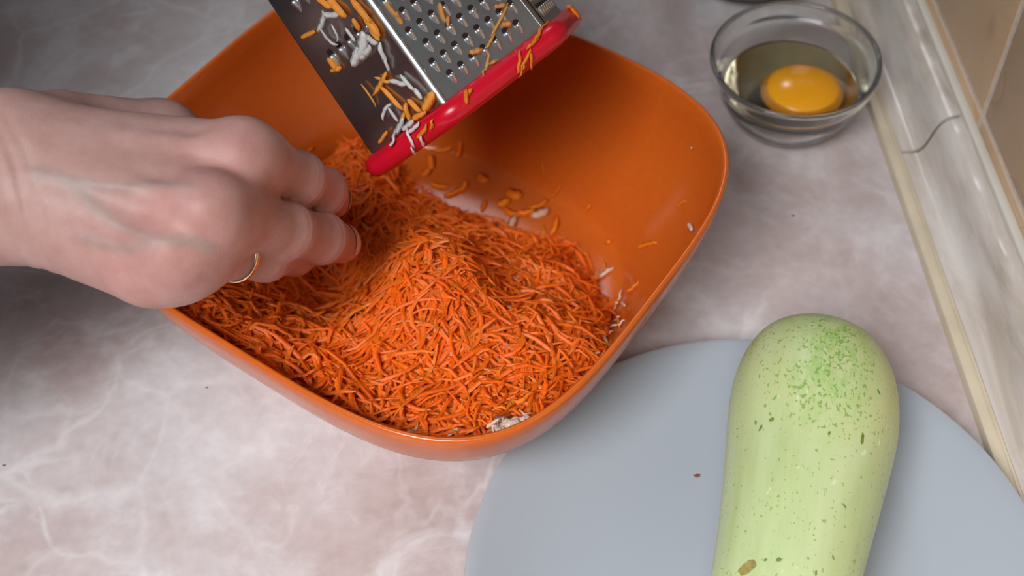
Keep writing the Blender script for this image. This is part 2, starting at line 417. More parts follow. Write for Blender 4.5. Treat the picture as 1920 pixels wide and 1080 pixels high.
for a in ((1447, 787, 12, 9, 20, SC), (1617, 822, 24, 8, 65, SC), (1648, 736, 13, 6, -60, SC), (1417, 792, 9, 5, -60, SC), (1426, 803, 14, 6, 80, SC), (1555, 812, 8, 5, 60, SC),
          (1400, 1066, 40, 26, 25, SCB), (1461, 1049, 11, 8, 0, SC), (1435, 1050, 7, 6, 0, SC), (1583, 948, 12, 4, -50, SC), (1530, 1075, 14, 5, 70, SC), (1562, 1045, 10, 4, -70, SC)):
    scar(*a, 'tan blemish' if a[5] is SCB else 'small dark green scar')

# ------------------------------------------------------------------ glass bowl with raw egg
GC = at(1492, 107, .042); GR = .0436
def arc_profile():
    out = [(.0, .0), (.0215, .0), (.0232, .0006), (.0285, .0050), (.0335, .0120), (.0372, .0200), (.0396, .0280), (.0402, .0315), (.0416, .0325), (.0425, .0345), (.0430, .0385), (.0436, .0405), (.0434, .0420), (.0424, .0427),
           (.0412, .0422), (.0406, .0405), (.0402, .0350), (.0385, .0315), (.0372, .0280), (.0348, .0205), (.0310, .0128), (.0262, .0068), (.0210, .0042), (.0, .0036)]
    return out
V, F = lathe(arc_profile(), (GC.x, GC.y, 0), 96)
tag(recenter(obj('glass_bowl', V, F, M['glass'])), 'small clear glass bowl holding a raw egg', 'bowl')
egg = empty('raw_egg', (GC.x, GC.y, .0045)); tag(egg, 'raw egg with round yellow yolk inside the small glass bowl', 'egg')
wp = [(.0, .0040), (.0207, .0045), (.0258, .0071), (.0306, .0131), (.0344, .0205), (.0348, .0216), (.0340, .0216), (.0310, .0208), (.0, .0206)]
V, F = lathe(wp, (GC.x, GC.y, 0), 72); obj('egg_white', V, F, M['white'], egg)
yc = Vector((GC.x+.0065, GC.y-.0010,   .0152))
th = np.linspace(0, 2*np.pi, 48, endpoint=False); rings = []
for ph in np.linspace(-math.pi/2, math.pi/2, 22):
    r = .0213*math.cos(ph); zz = math.sin(ph)*(.0105 if ph > 0 else .0100)
    rings.append(np.c_[yc.x+max(r, 1e-5)*np.cos(th)*1.03, yc.y+max(r, 1e-5)*np.sin(th)*.97, np.full(48, yc.z+zz)])
V, F = loft(rings); obj('yolk', V, F, M['yolk'], egg)

# ------------------------------------------------------------------ dark dish beyond the glass bowl
dq = at(1396, 6, .0); dd = Vector((dq.x, dq.y, 0)).normalized(); DC = dq + dd*.034 + Vector((0, 0, 0))
V, F = lathe([(.0, .003), (.028, .003), (.030, .0), (.034, .0), (.036, .003), (.050, .016), (.060, .036), (.066, .058), (.0668, .0598), (.0655, .0600), (.0635, .0570), (.056, .036), (.046, .018), (.030, .008), (0, .007)], (DC.x, DC.y, 0), 72)
tag(recenter(obj('dish', V, F, M['olive'])), 'dark olive dish whose base peeks in behind the glass bowl', 'dish')

# ------------------------------------------------------------------ shreds
def shred_geo(P, w, t, N=None, flat=True):
    """tapered diamond strip along polyline P (n,3); returns verts, faces"""
    P = np.asarray(P, float); n = len(P); V = []; F = []
    T = np.gradient(P, axis=0); T /= np.linalg.norm(T, axis=1)[:, None]+1e-12
    for i in range(n):
        nn = N[i] if N is not None else np.array([0, 0, 1.])
        b = np.cross(T[i], nn); b /= np.linalg.norm(b)+1e-9; c = np.cross(b, T[i])
        f = min(1, .35+1.6*min(i, n-1-i)/(n-1)*2)
        V += [P[i]+b*w*f/2, P[i]+c*t*f/2, P[i]-b*w*f/2, P[i]-c*t*f/2]
        if i:
            for j in range(4): F.append(((i-1)*4+j, (i-1)*4+(j+1) % 4, i*4+(j+1) % 4, i*4+j))
    F.append((3, 2, 1, 0)); F.append(tuple(range((n-1)*4, n*4)))
    return np.array(V), F

# heap surface of the grated carrot (thin-plate spline through measured points)
CP = [(812, 466, .074), (760, 505, .070), (880, 505, .070), (850, 590, .070), (800, 640, .064), (930, 590, .064), (690, 590, .054), (720, 690, .057), (860, 720, .063),
      (900, 800, .068), (780, 780, .067), (640, 700, .062), (560, 680, .062), (490, 610, .060), (420, 550, .058), (470, 510, .046), (560, 590, .040), (625, 545, .004), (600, 515, .008), (645, 520, .008), (640, 582, .020),
      (680, 470, .030), (720, 420, .030), (690, 360, .034), (655, 310, .034), (668, 270, .028), (730, 335, .018), (770, 352, .008), (800, 385, .012), (850, 392, .004), (835, 330, -.020), (880, 345, -.020), (770, 300, -.018), (920, 360, -.024), (900, 415, .008), (960, 420, -.014), (960, 490, .034), (1040, 500, .036), (1075, 470, .006), (1000, 360, -.012),
      (1040, 580, .050), (1100, 530, .010), (1100, 640, .050), (1010, 720, .060), (1125, 600, .024), (1150, 640, .030), (985, 560, .040), (540, 450, .030), (600, 330, .012), (1160, 520, -.010), (1200, 600, .0)]
W0 = np.array([tuple(at(*p)) for p in CP])
def tps(r): return np.where(r > 0, r*r*np.log(r+1e-12), 0)
n = len(W0); Kx = tps(np.linalg.norm(W0[:, None, :2]-W0[None, :, :2], axis=2)) + np.eye(n)*3e-6
Pm = np.c_[np.ones(n), W0[:, :2]]; Am = np.block([[Kx, Pm], [Pm.T, np.zeros((3, 3))]])
SOL = np.linalg.solve(Am, np.r_[W0[:, 2], 0, 0, 0])
def heap(x, y):
    x = np.asarray(x, float); y = np.asarray(y, float)
    q = np.stack([x.ravel(), y.ravel()], 1)
    r = np.linalg.norm(q[:, None]-W0[None, :, :2], axis=2)
    h = tps(r)@SOL[:n] + SOL[n] + q@SOL[n+1:]
    h = h + .0022*np.sin(q[:, 0]*230+2*np.sin(q[:, 1]*140))*np.sin(q[:, 1]*260+1.3)
    return np.minimum(h, .074).reshape(x.shape)
gx = np.arange(BC[0]-.14, BC[0]+.14, .002); gy = np.arange(BC[1]-.14, BC[1]+.14, .002)
GXX, GYY = np.meshgrid(gx, gy, indexing='ij'); HH = heap(GXX, GYY); ZI = bowl_zin(GXX, GYY); KK = bowl_k(GXX, GYY)
inside = (KK < .955) & (HH > ZI+.0005)
def lerp2(G, x, y):
    fx = (x-gx[0])/.002; fy = (y-gy[0])/.002; ix = np.clip(fx.astype(int), 0, len(gx)-2); iy = np.clip(fy.astype(int), 0, len(gy)-2)
    fx -= ix; fy -= iy
    return G[ix, iy]*(1-fx)*(1-fy)+G[ix+1, iy]*fx*(1-fy)+G[ix, iy+1]*(1-fx)*fy+G[ix+1, iy+1]*fx*fy
VV = []; FF = []; CC = []; nv = 0
# dense core below the loose shreds
idx = -np.ones(GXX.shape, int); sel = np.argwhere(inside)
for k, (i, j) in enumerate(sel): idx[i, j] = k
core = np.c_[GXX[inside], GYY[inside], np.maximum(HH[inside]-.0050, ZI[inside]-.0002)]
VV.append(core); CC.append(np.tile((.72, .060, .004), (len(core), 1))); nv += len(core)  # core painted deeper red for the shade down between the shreds
for i, j in sel:
    if i+1 < len(gx) and j+1 < len(gy):
        q = (idx[i, j], idx[i+1, j], idx[i+1, j+1], idx[i, j+1])
        if min(q) >= 0: FF.append(q)
def add_shred(x0, y0, ang, L, w, t, lift, col, curl, tilt):
    global nv
    s = np.linspace(-.5, .5, 7)*L
    a = ang + curl*(s/L) ; dx = np.cumsum(np.cos(a))*L/6; dy = np.cumsum(np.sin(a))*L/6
    x = x0+dx-dx.mean(); y = y0+dy-dy.mean()
    h = lerp2(HH, x, y); zi_ = lerp2(ZI, x, y)
    hm = h.mean(); z = hm + (h-hm)*.80 + lift + tilt*s/L + .0012*np.sin(s/L*7+ang*3)
    z = np.maximum(z, zi_+.0008)
    kk = bowl_k(x, y)
    if kk.max() > .985 or np.ptp(h) > .030 or (h-zi_).min() < -.004: return
    P = np.c_[x, y, z]; v, f = shred_geo(P, w, t)
    VV.append(v); FF.extend([tuple(i+nv for i in q) for q in f]); CC.append(np.tile(col, (len(v), 1))); nv += len(v)
cand = sel[rng.integers(0, len(sel), 9500)]
for (i, j) in cand:
    x0 = gx[i]+rng.uniform(-.001, .001); y0 = gy[j]+rng.uniform(-.001, .001)
    # local slope steers the shreds a little downhill
    base = math.sin(x0*55+1)*1.2+math.cos(y0*62)*1.4
    ang = base + rng.normal(0, 1.3)
    g = rng.uniform(); L = rng.uniform(.012, .026) if rng.uniform() < .55 else rng.uniform(.024, .044)
    c = np.array([1.0, .140, .006])*(.85+.20*g); c = c*(1-.0) + np.array([.03, .055, .018])*max(0, rng.normal(0, .5))
    add_shred(x0, y0, ang, L, rng.uniform(.0010, .0022), rng.uniform(.0008, .0014), (rng.uniform(-.0058, .0012) if rng.uniform() < .88 else rng.uniform(.0005, .0038)), np.clip(c, 0, 1), rng.normal(0, 1.9), rng.normal(0, .0040))
# pale flecks mixed in
for (i, j) in sel[rng.integers(0, len(sel), 130)]:
    add_shred(gx[i], gy[j], rng.uniform(0, 6.3), rng.uniform(.006, .013), .0016, .0010, rng.uniform(-.002, .001), (.78, .50, .34), rng.normal(0, 1.2), rng.normal(0, .002))
# sparse fringe spilling past the edge of the heap on the floor of the bowl
heap_o = obj('grated_carrot', np.concatenate(VV), FF, M['carrot'], None, False, np.concatenate(CC))
tag(heap_o, 'heap of finely grated orange carrot filling the orange bowl', 'grated carrot', kind='stuff')
recenter(heap_o)
BVH = bvh_world(heap_o)

# ------------------------------------------------------------------ grater (six-sided, red base ring)
GL = .0525; PHI = math.radians(9.5)
img = (-CX*.60+CY*.80).normalized()
ga = img*math.cos(PHI) - FW*math.sin(PHI); ge = (CX*.80+CY*.60).normalized(); gn = ge.cross(ga)
if gn.dot(FW) > 0: gn = -gn
PB = at(835, 200, .150)
gc = PB - (gn*math.cos(math.radians(-18)) + ge*math.sin(math.radians(-18)))*GL
def gv(theta, r, h): return gc + (gn*math.cos(theta)+ge*math.sin(theta))*r + ga*h
gm = Matrix.Identity(4)
for i in range(3): gm[i][0], gm[i][1], gm[i][2], gm[i][3] = ge[i], gn[i], ga[i], gc[i]
if gm.determinant() < 0:
    for i in range(3): gm[i][1] *= 1
grater = empty('grater', (0, 0, 0), gm)
tag(grater, 'six-sided steel grater with red plastic base ring held over the orange bowl', 'grater')
LEN = .19
def hexring(h, off=0.0, rad=.0035, seg=4):
    """hexagon with rounded corners; corner k at -78+60k degrees"""
    R = (GL-off)*(1-.20*h/LEN) ; out = []
    for k in range(6):
        a = math.radians(-78+60*k); cr = R-rad/math.cos(math.radians(30))
        for q in range(seg):
            b = a+math.radians(-30+60*q/(seg-1)); o = gc+(gn*math.cos(a)+ge*math.sin(a))*cr+ga*h
            out.append(o+(gn*math.cos(b)+ge*math.sin(b))*rad)
    return np.array([tuple(v) for v in out])
# one panel per side plus a fold between neighbours in a lit or shaded steel tone
PANEL = []; hs = [-.004, 0, .05, .10, .15, LEN]
for k in range(6):
    rows = []
    for off, hh in ((0, hs), (.0011, hs[::-1])):
        for h in hh:
            r = hexring(h, off); p = r[(k*4+3) % 24]; q = r[(k*4+4) % 24]; rows.append([p, q])
    V, F = loft(rows, False); n2 = len(rows)
    F += [(2*(n2-1), 2*(n2-1)+1, 1, 0)]
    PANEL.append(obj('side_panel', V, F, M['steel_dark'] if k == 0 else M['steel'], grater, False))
    rows = []
    for h in hs:
        r = hexring(h, -.0006 if k == 1 else .0002, .0032); ri = hexring(h, .0016)
        rows.append([r[k*4], r[k*4+1], r[k*4+2], r[k*4+3], ri[k*4+3], ri[k*4]])
    V, F = loft(rows, True, True, True); obj('corner_fold', V, F, M['bright'] if k == 1 else (M['edge'] if k == 0 else M['steel_dark']), grater, True)  # fold tone imitates its reflection: one corner bright, the left one dark
# red base ring : rounded thick band that sits proud of the body
sec = [(-.0034, .0010), (.0004, .0016), (.0034, .0006), (.0050, -.0022), (.0046, -.0052), (.0024, -.0076), (-.0010, -.0082), (-.0034, -.0068), (-.0040, -.0030)]
rings = []
for k in range(6):
    a = math.radians(-78+60*k)
    for q in range(7):
        b = a+math.radians(-30+60*q/6); rad = .0070; cr = GL-rad/math.cos(math.radians(30))+.0012
        o = gc+(gn*math.cos(a)+ge*math.sin(a))*cr; d = gn*math.cos(b)+ge*math.sin(b)
        rings.append([tuple(o+d*(rad+r)+ga*h) for r, h in sec])
rings.append(rings[0]); V, F = loft(rings); ring = obj('base_ring', V, F, M['red'], grater)
tag(ring, 'glossy red plastic base ring')
# top plate and arched handle, out of the frame
hr = hexring(LEN, -.003); hr2 = hexring(LEN+.008, -.002); hr3 = hexring(LEN+.011, .004)
V, F = loft([hexring(LEN-.004, -.003), hr2, hr3], True, True, True); obj('top_cap', V, F, M['red'], grater)
pts = [gc+ga*(LEN+.006+.034*math.sin(t))+ge*(.028*math.cos(t)) for t in np.linspace(0, math.pi, 17)]
rings = []
for i, p in enumerate(pts):
    T = (pts[min(i+1, 16)]-pts[max(i-1, 0)]).normalized(); b = gn; c = T.cross(b)
    rings.append([tuple(p+b*(.009*math.cos(x))+c*(.005*math.sin(x))) for x in np.linspace(0, 2*math.pi, 12, endpoint=False)])
V, F = loft(rings, True, True, True); obj('handle', V, F, M['red'], grater)
# raised cutting teeth
def tooth_geo(w, l, h):
    """louvre: low at -y, raised mouth at +y; z outward. material 0 steel, 1 dark mouth"""
    V = []; F = []; K = 7; rows = 5
    for i in range(rows):
        t = i/(rows-1); y = -l/2+l*t; ww = w/2*(math.sqrt(max(0.02, 1-(1-t)**2))); hh = h*t**.8
        for j in range(K):
            a = math.pi*j/(K-1); V.append((ww*math.cos(a), y, hh*math.sin(a)))
    for i in range(rows-1):
        for j in range(K-1): F.append((i*K+j, i*K+j+1, (i+1)*K+j+1, (i+1)*K+j))
    mats = [0]*len(F)
    b = len(V); V.append((0, l/2-.0004, 0))
    for j in range(K-1): F.append(((rows-1)*K+j, (rows-1)*K+j+1, b)); mats.append(1)
    # dark throat in the sheet behind the mouth
    c = len(V); Q = 10
    for j in range(Q):
        a = 2*math.pi*j/Q; V.append((w*.46*math.cos(a), l/2+l*.20+l*.26*math.sin(a), .00012))
    F.append(tuple(range(c, c+Q))); mats.append(1)
    return V, F, mats
def tooth_mesh(name, w, l, h):
    V, F, mats = tooth_geo(w, l, h); me = bpy.data.meshes.new(name); me.from_pydata(V, [], F); me.update()
    me.materials.append(M['bright']); me.materials.append(M['hole'])  # lighter steel paints the window glint on each tooth
    me.polygons.foreach_set('material_index', mats); me.polygons.foreach_set('use_smooth', [m_ == 0 for m_ in mats]); return me
TM = tooth_mesh('grating_tooth', .0029, .0044, .0016); TS2 = tooth_mesh('coarse_tooth', .0032, .0058, .0020)
gmi = gm.inverted()
def face_frame(k, h, lat):
    """point and frame on side k (between corner k and k+1), lat from the middle"""
    r = hexring(h); p = Vector(r[(k*4+3) % 24]); q = Vector(r[(k*4+4) % 24]); e = (q-p).normalized()
    r2 = hexring(h+.01); up = ((Vector(r2[(k*4+3) % 24])+Vector(r2[(k*4+4) % 24]))/2-(p+q)/2).normalized()
    nn = e.cross(up); 
    if nn.dot((p+q)/2-(gc+ga*h)) < 0: nn = -nn
    return (p+q)/2+e*lat, e, up, nn, (q-p).length
def put_tooth(me, name, k, h, lat, flip=1):
    p, e, up, nn, Lw = face_frame(k, h, lat)
    if abs(lat) > Lw/2-.003: return
    x = up.cross(nn); mm = Matrix.Identity(4)
    for i in range(3): mm[i][0], mm[i][1], mm[i][2], mm[i][3] = x[i], up[i], nn[i], p[i]+nn[i]*.0001
    o = bpy.data.objects.new(name, me); C.objects.link(o); o.parent = PANEL[k]; o.matrix_local = gmi @ mm
for k in (1, 2, 4):
    for r_ in range(12):
        h = .0066+r_*.0074
        for c_ in range(-5, 6):
            put_tooth(TM, 'grating_tooth', k, h, (c_+(.5 if r_ % 2 else 0))*.0056)
for k in (0, 3, 5):
    for r_ in range(4):
        for c_ in range(-2, 3): put_tooth(TS2, 'coarse_tooth', k, .040+r_*.026, c_*.0068+.0030)

# ------------------------------------------------------------------ hand (signed distance field -> surface nets)
def sdf_hand():
    def a(*p): return np.array(at(*p))
    fing = {'index': [(455, 290, .158), (560, 336, .127), (604, 360, .107), (622, 374, .090)],
            'middle': [(395, 396, .161), (538, 433, .124), (603, 447, .103), (638, 456, .088)],
            'ring': [(328, 474, .153), (496, 478, .117), (550, 474, .097), (577, 472, .083)],
            'pinky': [(276, 503, .143), (382, 500, .114), (435, 496, .099), (465, 492, .087)]}
    frad = {'index': (.0116, .0100, .0096, .0083), 'middle': (.0116, .0102, .0098, .0085), 'ring': (.0106, .0094, .0086, .0072), 'pinky': (.0100, .0076, .0065, .0053)}
    J = {k: [a(*p) for p in v] for k, v in fing.items()}
    wr = a(-10, 332, .160); wdir = np.array([0, .93, .36]); wdir /= np.linalg.norm(wdir)
    el = np.array([-.385, .230, .185])
    def cone(P, p0, p1, r0, r1):
        d = p1-p0; L2 = d@d; t = np.clip(((P-p0)@d)/L2, 0, 1)
        return np.linalg.norm(P-(p0+t[..., None]*d), axis=-1)-(r0+(r1-r0)*t)
    def smin(x, y, k):
        h = np.clip(.5+.5*(y-x)/k, 0, 1); return y+(x-y)*h-k*h*(1-h)
    thumb = [a(120, 250, .146), a(305, 250, .126), a(450, 330, .105), a(545, 395, .090)]
    lo = np.array([-.215, .235, .060]); hi = np.array([-.045, .420, .200]); st = .0013
    ax = [np.arange(lo[i], hi[i], st) for i in range(3)]
    P = np.stack(np.meshgrid(*ax, indexing='ij'), -1).astype(np.float32)
    D = None
    # forearm and wrist: two parallel cones blended
    w1, w2 = wr+wdir*.0125, wr-wdir*.0120; e1, e2 = el+wdir*.016, el-wdir*.016
    D = smin(cone(P, w1, e1, .0190, .030), cone(P, w2, e2, .0185, .030), .016)
    # metacarpals
    car = {'index': wr+wdir*.012+np.array([.012, 0, 0]), 'middle': wr+wdir*.004+np.array([.012, 0, .001]), 'ring': wr-wdir*.005+np.array([.012, 0, 0]), 'pinky': wr-wdir*.013+np.array([.010, 0, -.002])}
    for k in fing:
        mcp = J[k][0]; pal = np.array([.002, .004, -.010])
        rb = .0120 if k == 'pinky' else .0145
        D = smin(D, cone(P, car[k], mcp+pal*.3, rb, .0108), .018)
        if k != 'pinky': D = smin(D, cone(P, car[k]+pal*1.2, mcp+pal*1.1, .0140, .0105), .016)
    # thumb base and web
    D = smin(D, cone(P, thumb[0], thumb[1], .0165, .0128), .016)
    D = smin(D, cone(P, thumb[0]+np.array([.01, -.02, -.008]), thumb[1]+np.array([.015, -.022, -.002]), .015, .011), .016)
    TH = cone(P, thumb[1], thumb[2], .0120, .0098); TH = smin(TH, cone(P, thumb[2], thumb[3], .0098, .0080), .004); D = smin(D, TH, .008)
    # knuckles
    for k, r in (('index', .0118), ('middle', .0120), ('ring', .0108), ('pinky', .0096)):
        D = smin(D, np.linalg.norm(P-(J[k][0]+np.array([-.001, -.001, .0022])), axis=-1)-r, .008)
    # tendons
    for k, r in (('index', .0016), ('middle', .0018), ('ring', .0014)):
        top = np.array([0, -.006, .0095]); D = smin(D, cone(P, car[k]+top*1.15, J[k][0]+top*.95, r*.7, r), .007)
    # fingers, kept apart by a hard union between neighbours
    FU = None
    for k in ('index', 'middle', 'ring', 'pinky'):
        j = J[k]; r = frad[k]; f = cone(P, j[0], j[1], r[0], r[1])
        f = smin(f, cone(P, j[1], j[2], r[1]*.98, r[2]), .003); f = smin(f, cone(P, j[2], j[3], r[2]*1.0, r[3]), .003)
        f = smin(f, np.linalg.norm(P-j[1], axis=-1)-r[1]*1.01, .004)
        f = smin(f, np.linalg.norm(P-j[2], axis=-1)-r[2]*1.0, .003)
        FU = f if FU is None else smin(FU, f, .0012)
    D = smin(D, FU, .0060)
    # veins : slight ridges
    veins = [[(60, 322), (130, 340), (175, 385), (230, 425), (300, 450)], [(130, 340), (210, 350), (290, 345), (370, 352)], [(300, 450), (360, 452), (400, 468)], [(150, 445), (230, 465), (290, 452)]]
    return P, D, ax, st, J, frad, thumb, veins, wr, wdir, el
def surface_nets(D, ax):
    nx, ny, nz = D.shape; neg = D < 0
    cs = [(i, j, k) for i in (0, 1) for j in (0, 1) for k in (0, 1)]
    def sh(A, c): return A[c[0]:nx-1+c[0], c[1]:ny-1+c[1], c[2]:nz-1+c[2]]
    cnt = sum(sh(neg, c).astype(np.int8) for c in cs); act = (cnt > 0) & (cnt < 8)
    ii = np.argwhere(act); idx = -np.ones(act.shape, int); idx[act] = np.arange(len(ii))
    acc = np.zeros((len(ii), 3)); num = np.zeros(len(ii))
    for c0 in cs:
        for d in range(3):
            if c0[d] == 1: continue
            c1 = list(c0); c1[d] = 1
            v0 = D[ii[:, 0]+c0[0], ii[:, 1]+c0[1], ii[:, 2]+c0[2]]; v1 = D[ii[:, 0]+c1[0], ii[:, 1]+c1[1], ii[:, 2]+c1[2]]
            x = (v0 < 0) != (v1 < 0); t = np.where(x, v0/(v0-v1+1e-12), 0)
            p = np.tile(np.array(c0, float), (len(ii), 1)); p[:, d] += t; acc[x] += p[x]; num[x] += 1
    p = ii+acc/num[:, None]; st = ax[0][1]-ax[0][0]
    V = np.array([ax[0][0], ax[1][0], ax[2][0]])+p*st; F = []
    for d in range(3):
        e = [slice(None)]*3; f = [slice(None)]*3; e[d] = slice(0, -1); f[d] = slice(1, None)
        ch = neg[tuple(e)] != neg[tuple(f)]; q = np.argwhere(ch); u, v = (d+1) % 3, (d+2) % 3
        ok = (q[:, u] > 0) & (q[:, v] > 0) & (q[:, u] < act.shape[u]) & (q[:, v] < act.shape[v]); q = q[ok]
        def get(du, dv):
            r = q.copy(); r[:, u] += du; r[:, v] += dv; return idx[r[:, 0], r[:, 1], r[:, 2]]
        Q = np.stack([get(-1, -1), get(0, -1), get(0, 0), get(-1, 0)], 1)
        inn = neg[q[:, 0], q[:, 1], q[:, 2]]; Q[~inn] = Q[~inn][:, ::-1]; F.append(Q[(Q >= 0).all(1)])
    return V, np.concatenate(F)
P, D, ax, st, J, frad, thumb, veins, WR, WDIR, ELB = sdf_hand()
HV, HF = surface_nets(D, ax)
nvh = len(HV)
# close and extend the forearm beyond the grid: open boundary loop is at x = lo -> add elbow cap by lofting the loop to the elbow
edges = {}
for q in HF.tolist():
    for i in range(4):
        e_ = (q[i], q[(i+1) % 4]); edges[e_] = 1
bnd = [e_ for e_ in edges if (e_[1], e_[0]) not in edges and HV[e_[0]][0] < -.205]
nxt = dict(bnd); extra = []
if bnd:
    loop = [bnd[0][0]]
    while nxt.get(loop[-1]) is not None and nxt[loop[-1]] != loop[0] and len(loop) < len(bnd)+2: loop.append(nxt[loop[-1]])
    base = HV[loop]; c0 = base.mean(0); prev = loop; allV = [HV]; cur = nvh; FX = HF.tolist()
    for t in np.linspace(.12, 1, 8):
        c = c0+(ELB-c0)*t; sc = 1+.55*math.sin(min(1, t*1.1)*math.pi/2)
        rg = c+(base-c0)*sc; allV.append(rg); new = list(range(cur, cur+len(loop))); cur += len(loop)
        for i in range(len(loop)):
            k = (i+1) % len(loop); FX.append([prev[k], prev[i], new[i], new[k]])
        prev = new
    FX.append(prev[::1]); HV = np.concatenate(allV); HF = FX
else: HF = HF.tolist()
# skin colouring: redder over knuckles and fingers, blue-grey along veins (pigment, not shading)
col = np.tile((.505, .298, .262), (len(HV), 1))
def blend(c, w, tgt): return c*(1-w[:, None])+np.array(tgt)*w[:, None]
for k in J:
    for i, r, s_ in ((0, .016, .55), (1, .012, .35), (3, .014, .65)):
        w = np.exp(-(np.linalg.norm(HV-J[k][i], axis=1)/r)**2*.7)*s_; col = blend(col, w, (.56, .235, .205))
xs = HV[:, 0]; col = blend(col, np.clip((-.165-xs)/.05, 0, 1)*.35, (.50, .27, .235))
if len(HV):
    # veins live on the back of the hand: project their drawn course on the mesh
    bm_h = BVHTree.FromPolygons([Vector(v) for v in HV], [list(map(int, f)) for f in HF])
    VN = np.zeros_like(HV)
    for vn in veins:
        pl = []
        for p in catmull([(x, y, 0) for x, y in vn], 5):
            h, n_, i_, d_ = bm_h.ray_cast(EYE, ray(p[0], p[1]))
            if h is not None: pl.append((np.array(h), np.array(n_)))
        for (p0, n0), (p1, _) in zip(pl[:-1], pl[1:]):
            d = p1-p0; L2 = d@d+1e-12; t = np.clip(((HV-p0)@d)/L2, 0, 1); r = np.linalg.norm(HV-(p0+t[:, None]*d), axis=1)
            w = np.exp(-(r/.0022)**2); col = np.where((w > .02)[:, None], np.minimum(col, blend(col, w*.40, (.38, .29, .30))), col)
            VN = np.maximum(VN, (np.exp(-(r/.0020)**2)*.0006)[:, None])
    HV = HV+VN*np.array([0, -.6, .8])
# folds over the finger joints and across the wrist
for k in J:
    for i, amp in ((1, .00020), (2, .00026)):
        ax_ = J[k][i+1]-J[k][i-1]; ax_ /= np.linalg.norm(ax_); rel = HV-J[k][i]; t_ = rel@ax_; rad = rel-t_[:, None]*ax_
        ln = np.linalg.norm(rad, axis=1)+1e-9; w = np.exp(-(t_/.0045)**2)*np.exp(-np.maximum(0, ln-.0125)**2/.002**2)*np.cos(t_*2*np.pi/.0032)
        HV = HV+rad/ln[:, None]*(amp*w)[:, None]
da = (ELB-WR)/np.linalg.norm(ELB-WR); rel = HV-WR; t_ = rel@da; rad = rel-t_[:, None]*da; ln = np.linalg.norm(rad, axis=1)+1e-9
for q, amp in ((-.006, .0007), (-.0105, .0005), (-.001, .0005)):
    w = np.exp(-((t_-q-.0012*np.sin(rel[:, 1]*150))/.0014)**2); HV = HV-rad/ln[:, None]*(amp*w)[:, None]
person = obj('person', HV, HF, M['skin'], None, True, col)
tag(person, 'bare right hand and forearm reaching into the bowl, thumb pinched against fingers, wearing a ring', 'person')
BVP = bvh_world(person)
mod = person.modifiers.new('relax', 'CORRECTIVE_SMOOTH') if False else person.modifiers.new('relax', 'SMOOTH'); mod.factor = .5; mod.iterations = 2
# fingernails laid on the back of the end joints
for k in ('index', 'middle', 'ring', 'pinky'):
    j = J[k]; T = j[3]-j[2]; T /= np.linalg.norm(T)
    vw = np.array(EYE)-j[3]; vw /= np.linalg.norm(vw)
    dors = vw+np.array([.45, .25, .25]); dors -= T*(dors@T); dors /= np.linalg.norm(dors)
    sd = np.cross(T, dors); r = frad[k][3]+.004; rows = []; rows2 = []
    for u in np.linspace(-.0048, .0062, 8):
        hw = .95*math.sqrt(max(.10, 1-((u-.0004)/.0068)**2)); ctr = j[3]+T*(u*.75); r1 = []; r2 = []
        for a_ in np.linspace(-hw, hw, 9):
            q = ctr+(dors*math.cos(a_)+sd*math.sin(a_))*r; g = BVP.ray_cast(Vector(q), Vector(ctr-q).normalized())
            p, nn = (np.array(g[0]), np.array(g[1])) if g[0] is not None else (q, dors)
            if nn@(q-ctr) < 0: nn = -nn
            r1.append(tuple(p+nn*.00035)); r2.append(tuple(p-nn*.0008))
        rows.append(r1); rows2.append(r2)
    V1, F1 = loft(rows, False); V2, F2 = loft(rows2, False)
    obj('fingernail', np.concatenate([V1, V2]), F1+[tuple(i+len(V1) for i in f[::-1]) for f in F2], M['nail'], person)
# ring on the ring finger
j = J['ring']; T = j[1]-j[0]; L_ = np.linalg.norm(T); T = T/L_; c = j[0]+T*L_*.66
s1 = np.cross(T, (0, 0, 1.)); s1 /= np.linalg.norm(s1); s2 = np.cross(T, s1); rr = .0110+(.0088-.0110)*.66+.0006; rings = []
for a_ in np.linspace(0, 2*np.pi, 48, endpoint=False):
    d = s1*math.cos(a_)+s2*math.sin(a_)
    rings.append([tuple(c+d*(rr+.0007*math.cos(b))+T*.0014*math.sin(b)) for b in np.linspace(0, 2*np.pi, 10, endpoint=False)])
rings.append(rings[0]); V, F = loft(rings)
tag(recenter(obj('ring', V, F, M['gold'])), 'thin rose gold ring worn on the ring finger', 'ring')
# dark sweater: pushed-up sleeve, upper arm and trunk of the person standing at the worktop, out of the frame
def sweater():
    lo = np.array([-.72, .12, -.33]); hi = np.array([-.26, .84, .62]); st = .0125
    axs = [np.arange(lo[i], hi[i], st) for i in range(3)]; P = np.stack(np.meshgrid(*axs, indexing='ij'), -1)
    def cone(p0, p1, r0, r1):
        p0 = np.array(p0); p1 = np.array(p1); d = p1-p0; t = np.clip(((P-p0)@d)/(d@d), 0, 1)
        return np.linalg.norm(P-(p0+t[..., None]*d), axis=-1)-(r0+(r1-r0)*t)
    def smin(x, y, k):
        h = np.clip(.5+.5*(y-x)/k, 0, 1); return y+(x-y)*h-k*h*(1-h)
    D = smin(cone(WR+(ELB-WR)*.66, ELB, .048, .056), cone(ELB, (-.42, .27, .46), .056, .068), .02)
    for y in (.41, .57): D = smin(D, cone((-.56, y, -.18), (-.43, y, .38), .125, .120), .06)
    D = smin(D, cone((-.42, .27, .46), (-.42, .71, .46), .075, .075), .06)
    D = smin(D, cone((-.42, .71, .46), (-.36, .74, .26), .066, .058), .03)
    D = np.maximum(D, -np.linalg.norm((P-np.array([-.40, .49, .60]))/np.array([1, 1, 1.4]), axis=-1)+.07)
    return surface_nets(D, axs)
V, F = sweater(); tag(obj('sweater', V, F, M['knit'], person), 'dark grey sweater with pushed-up sleeve')

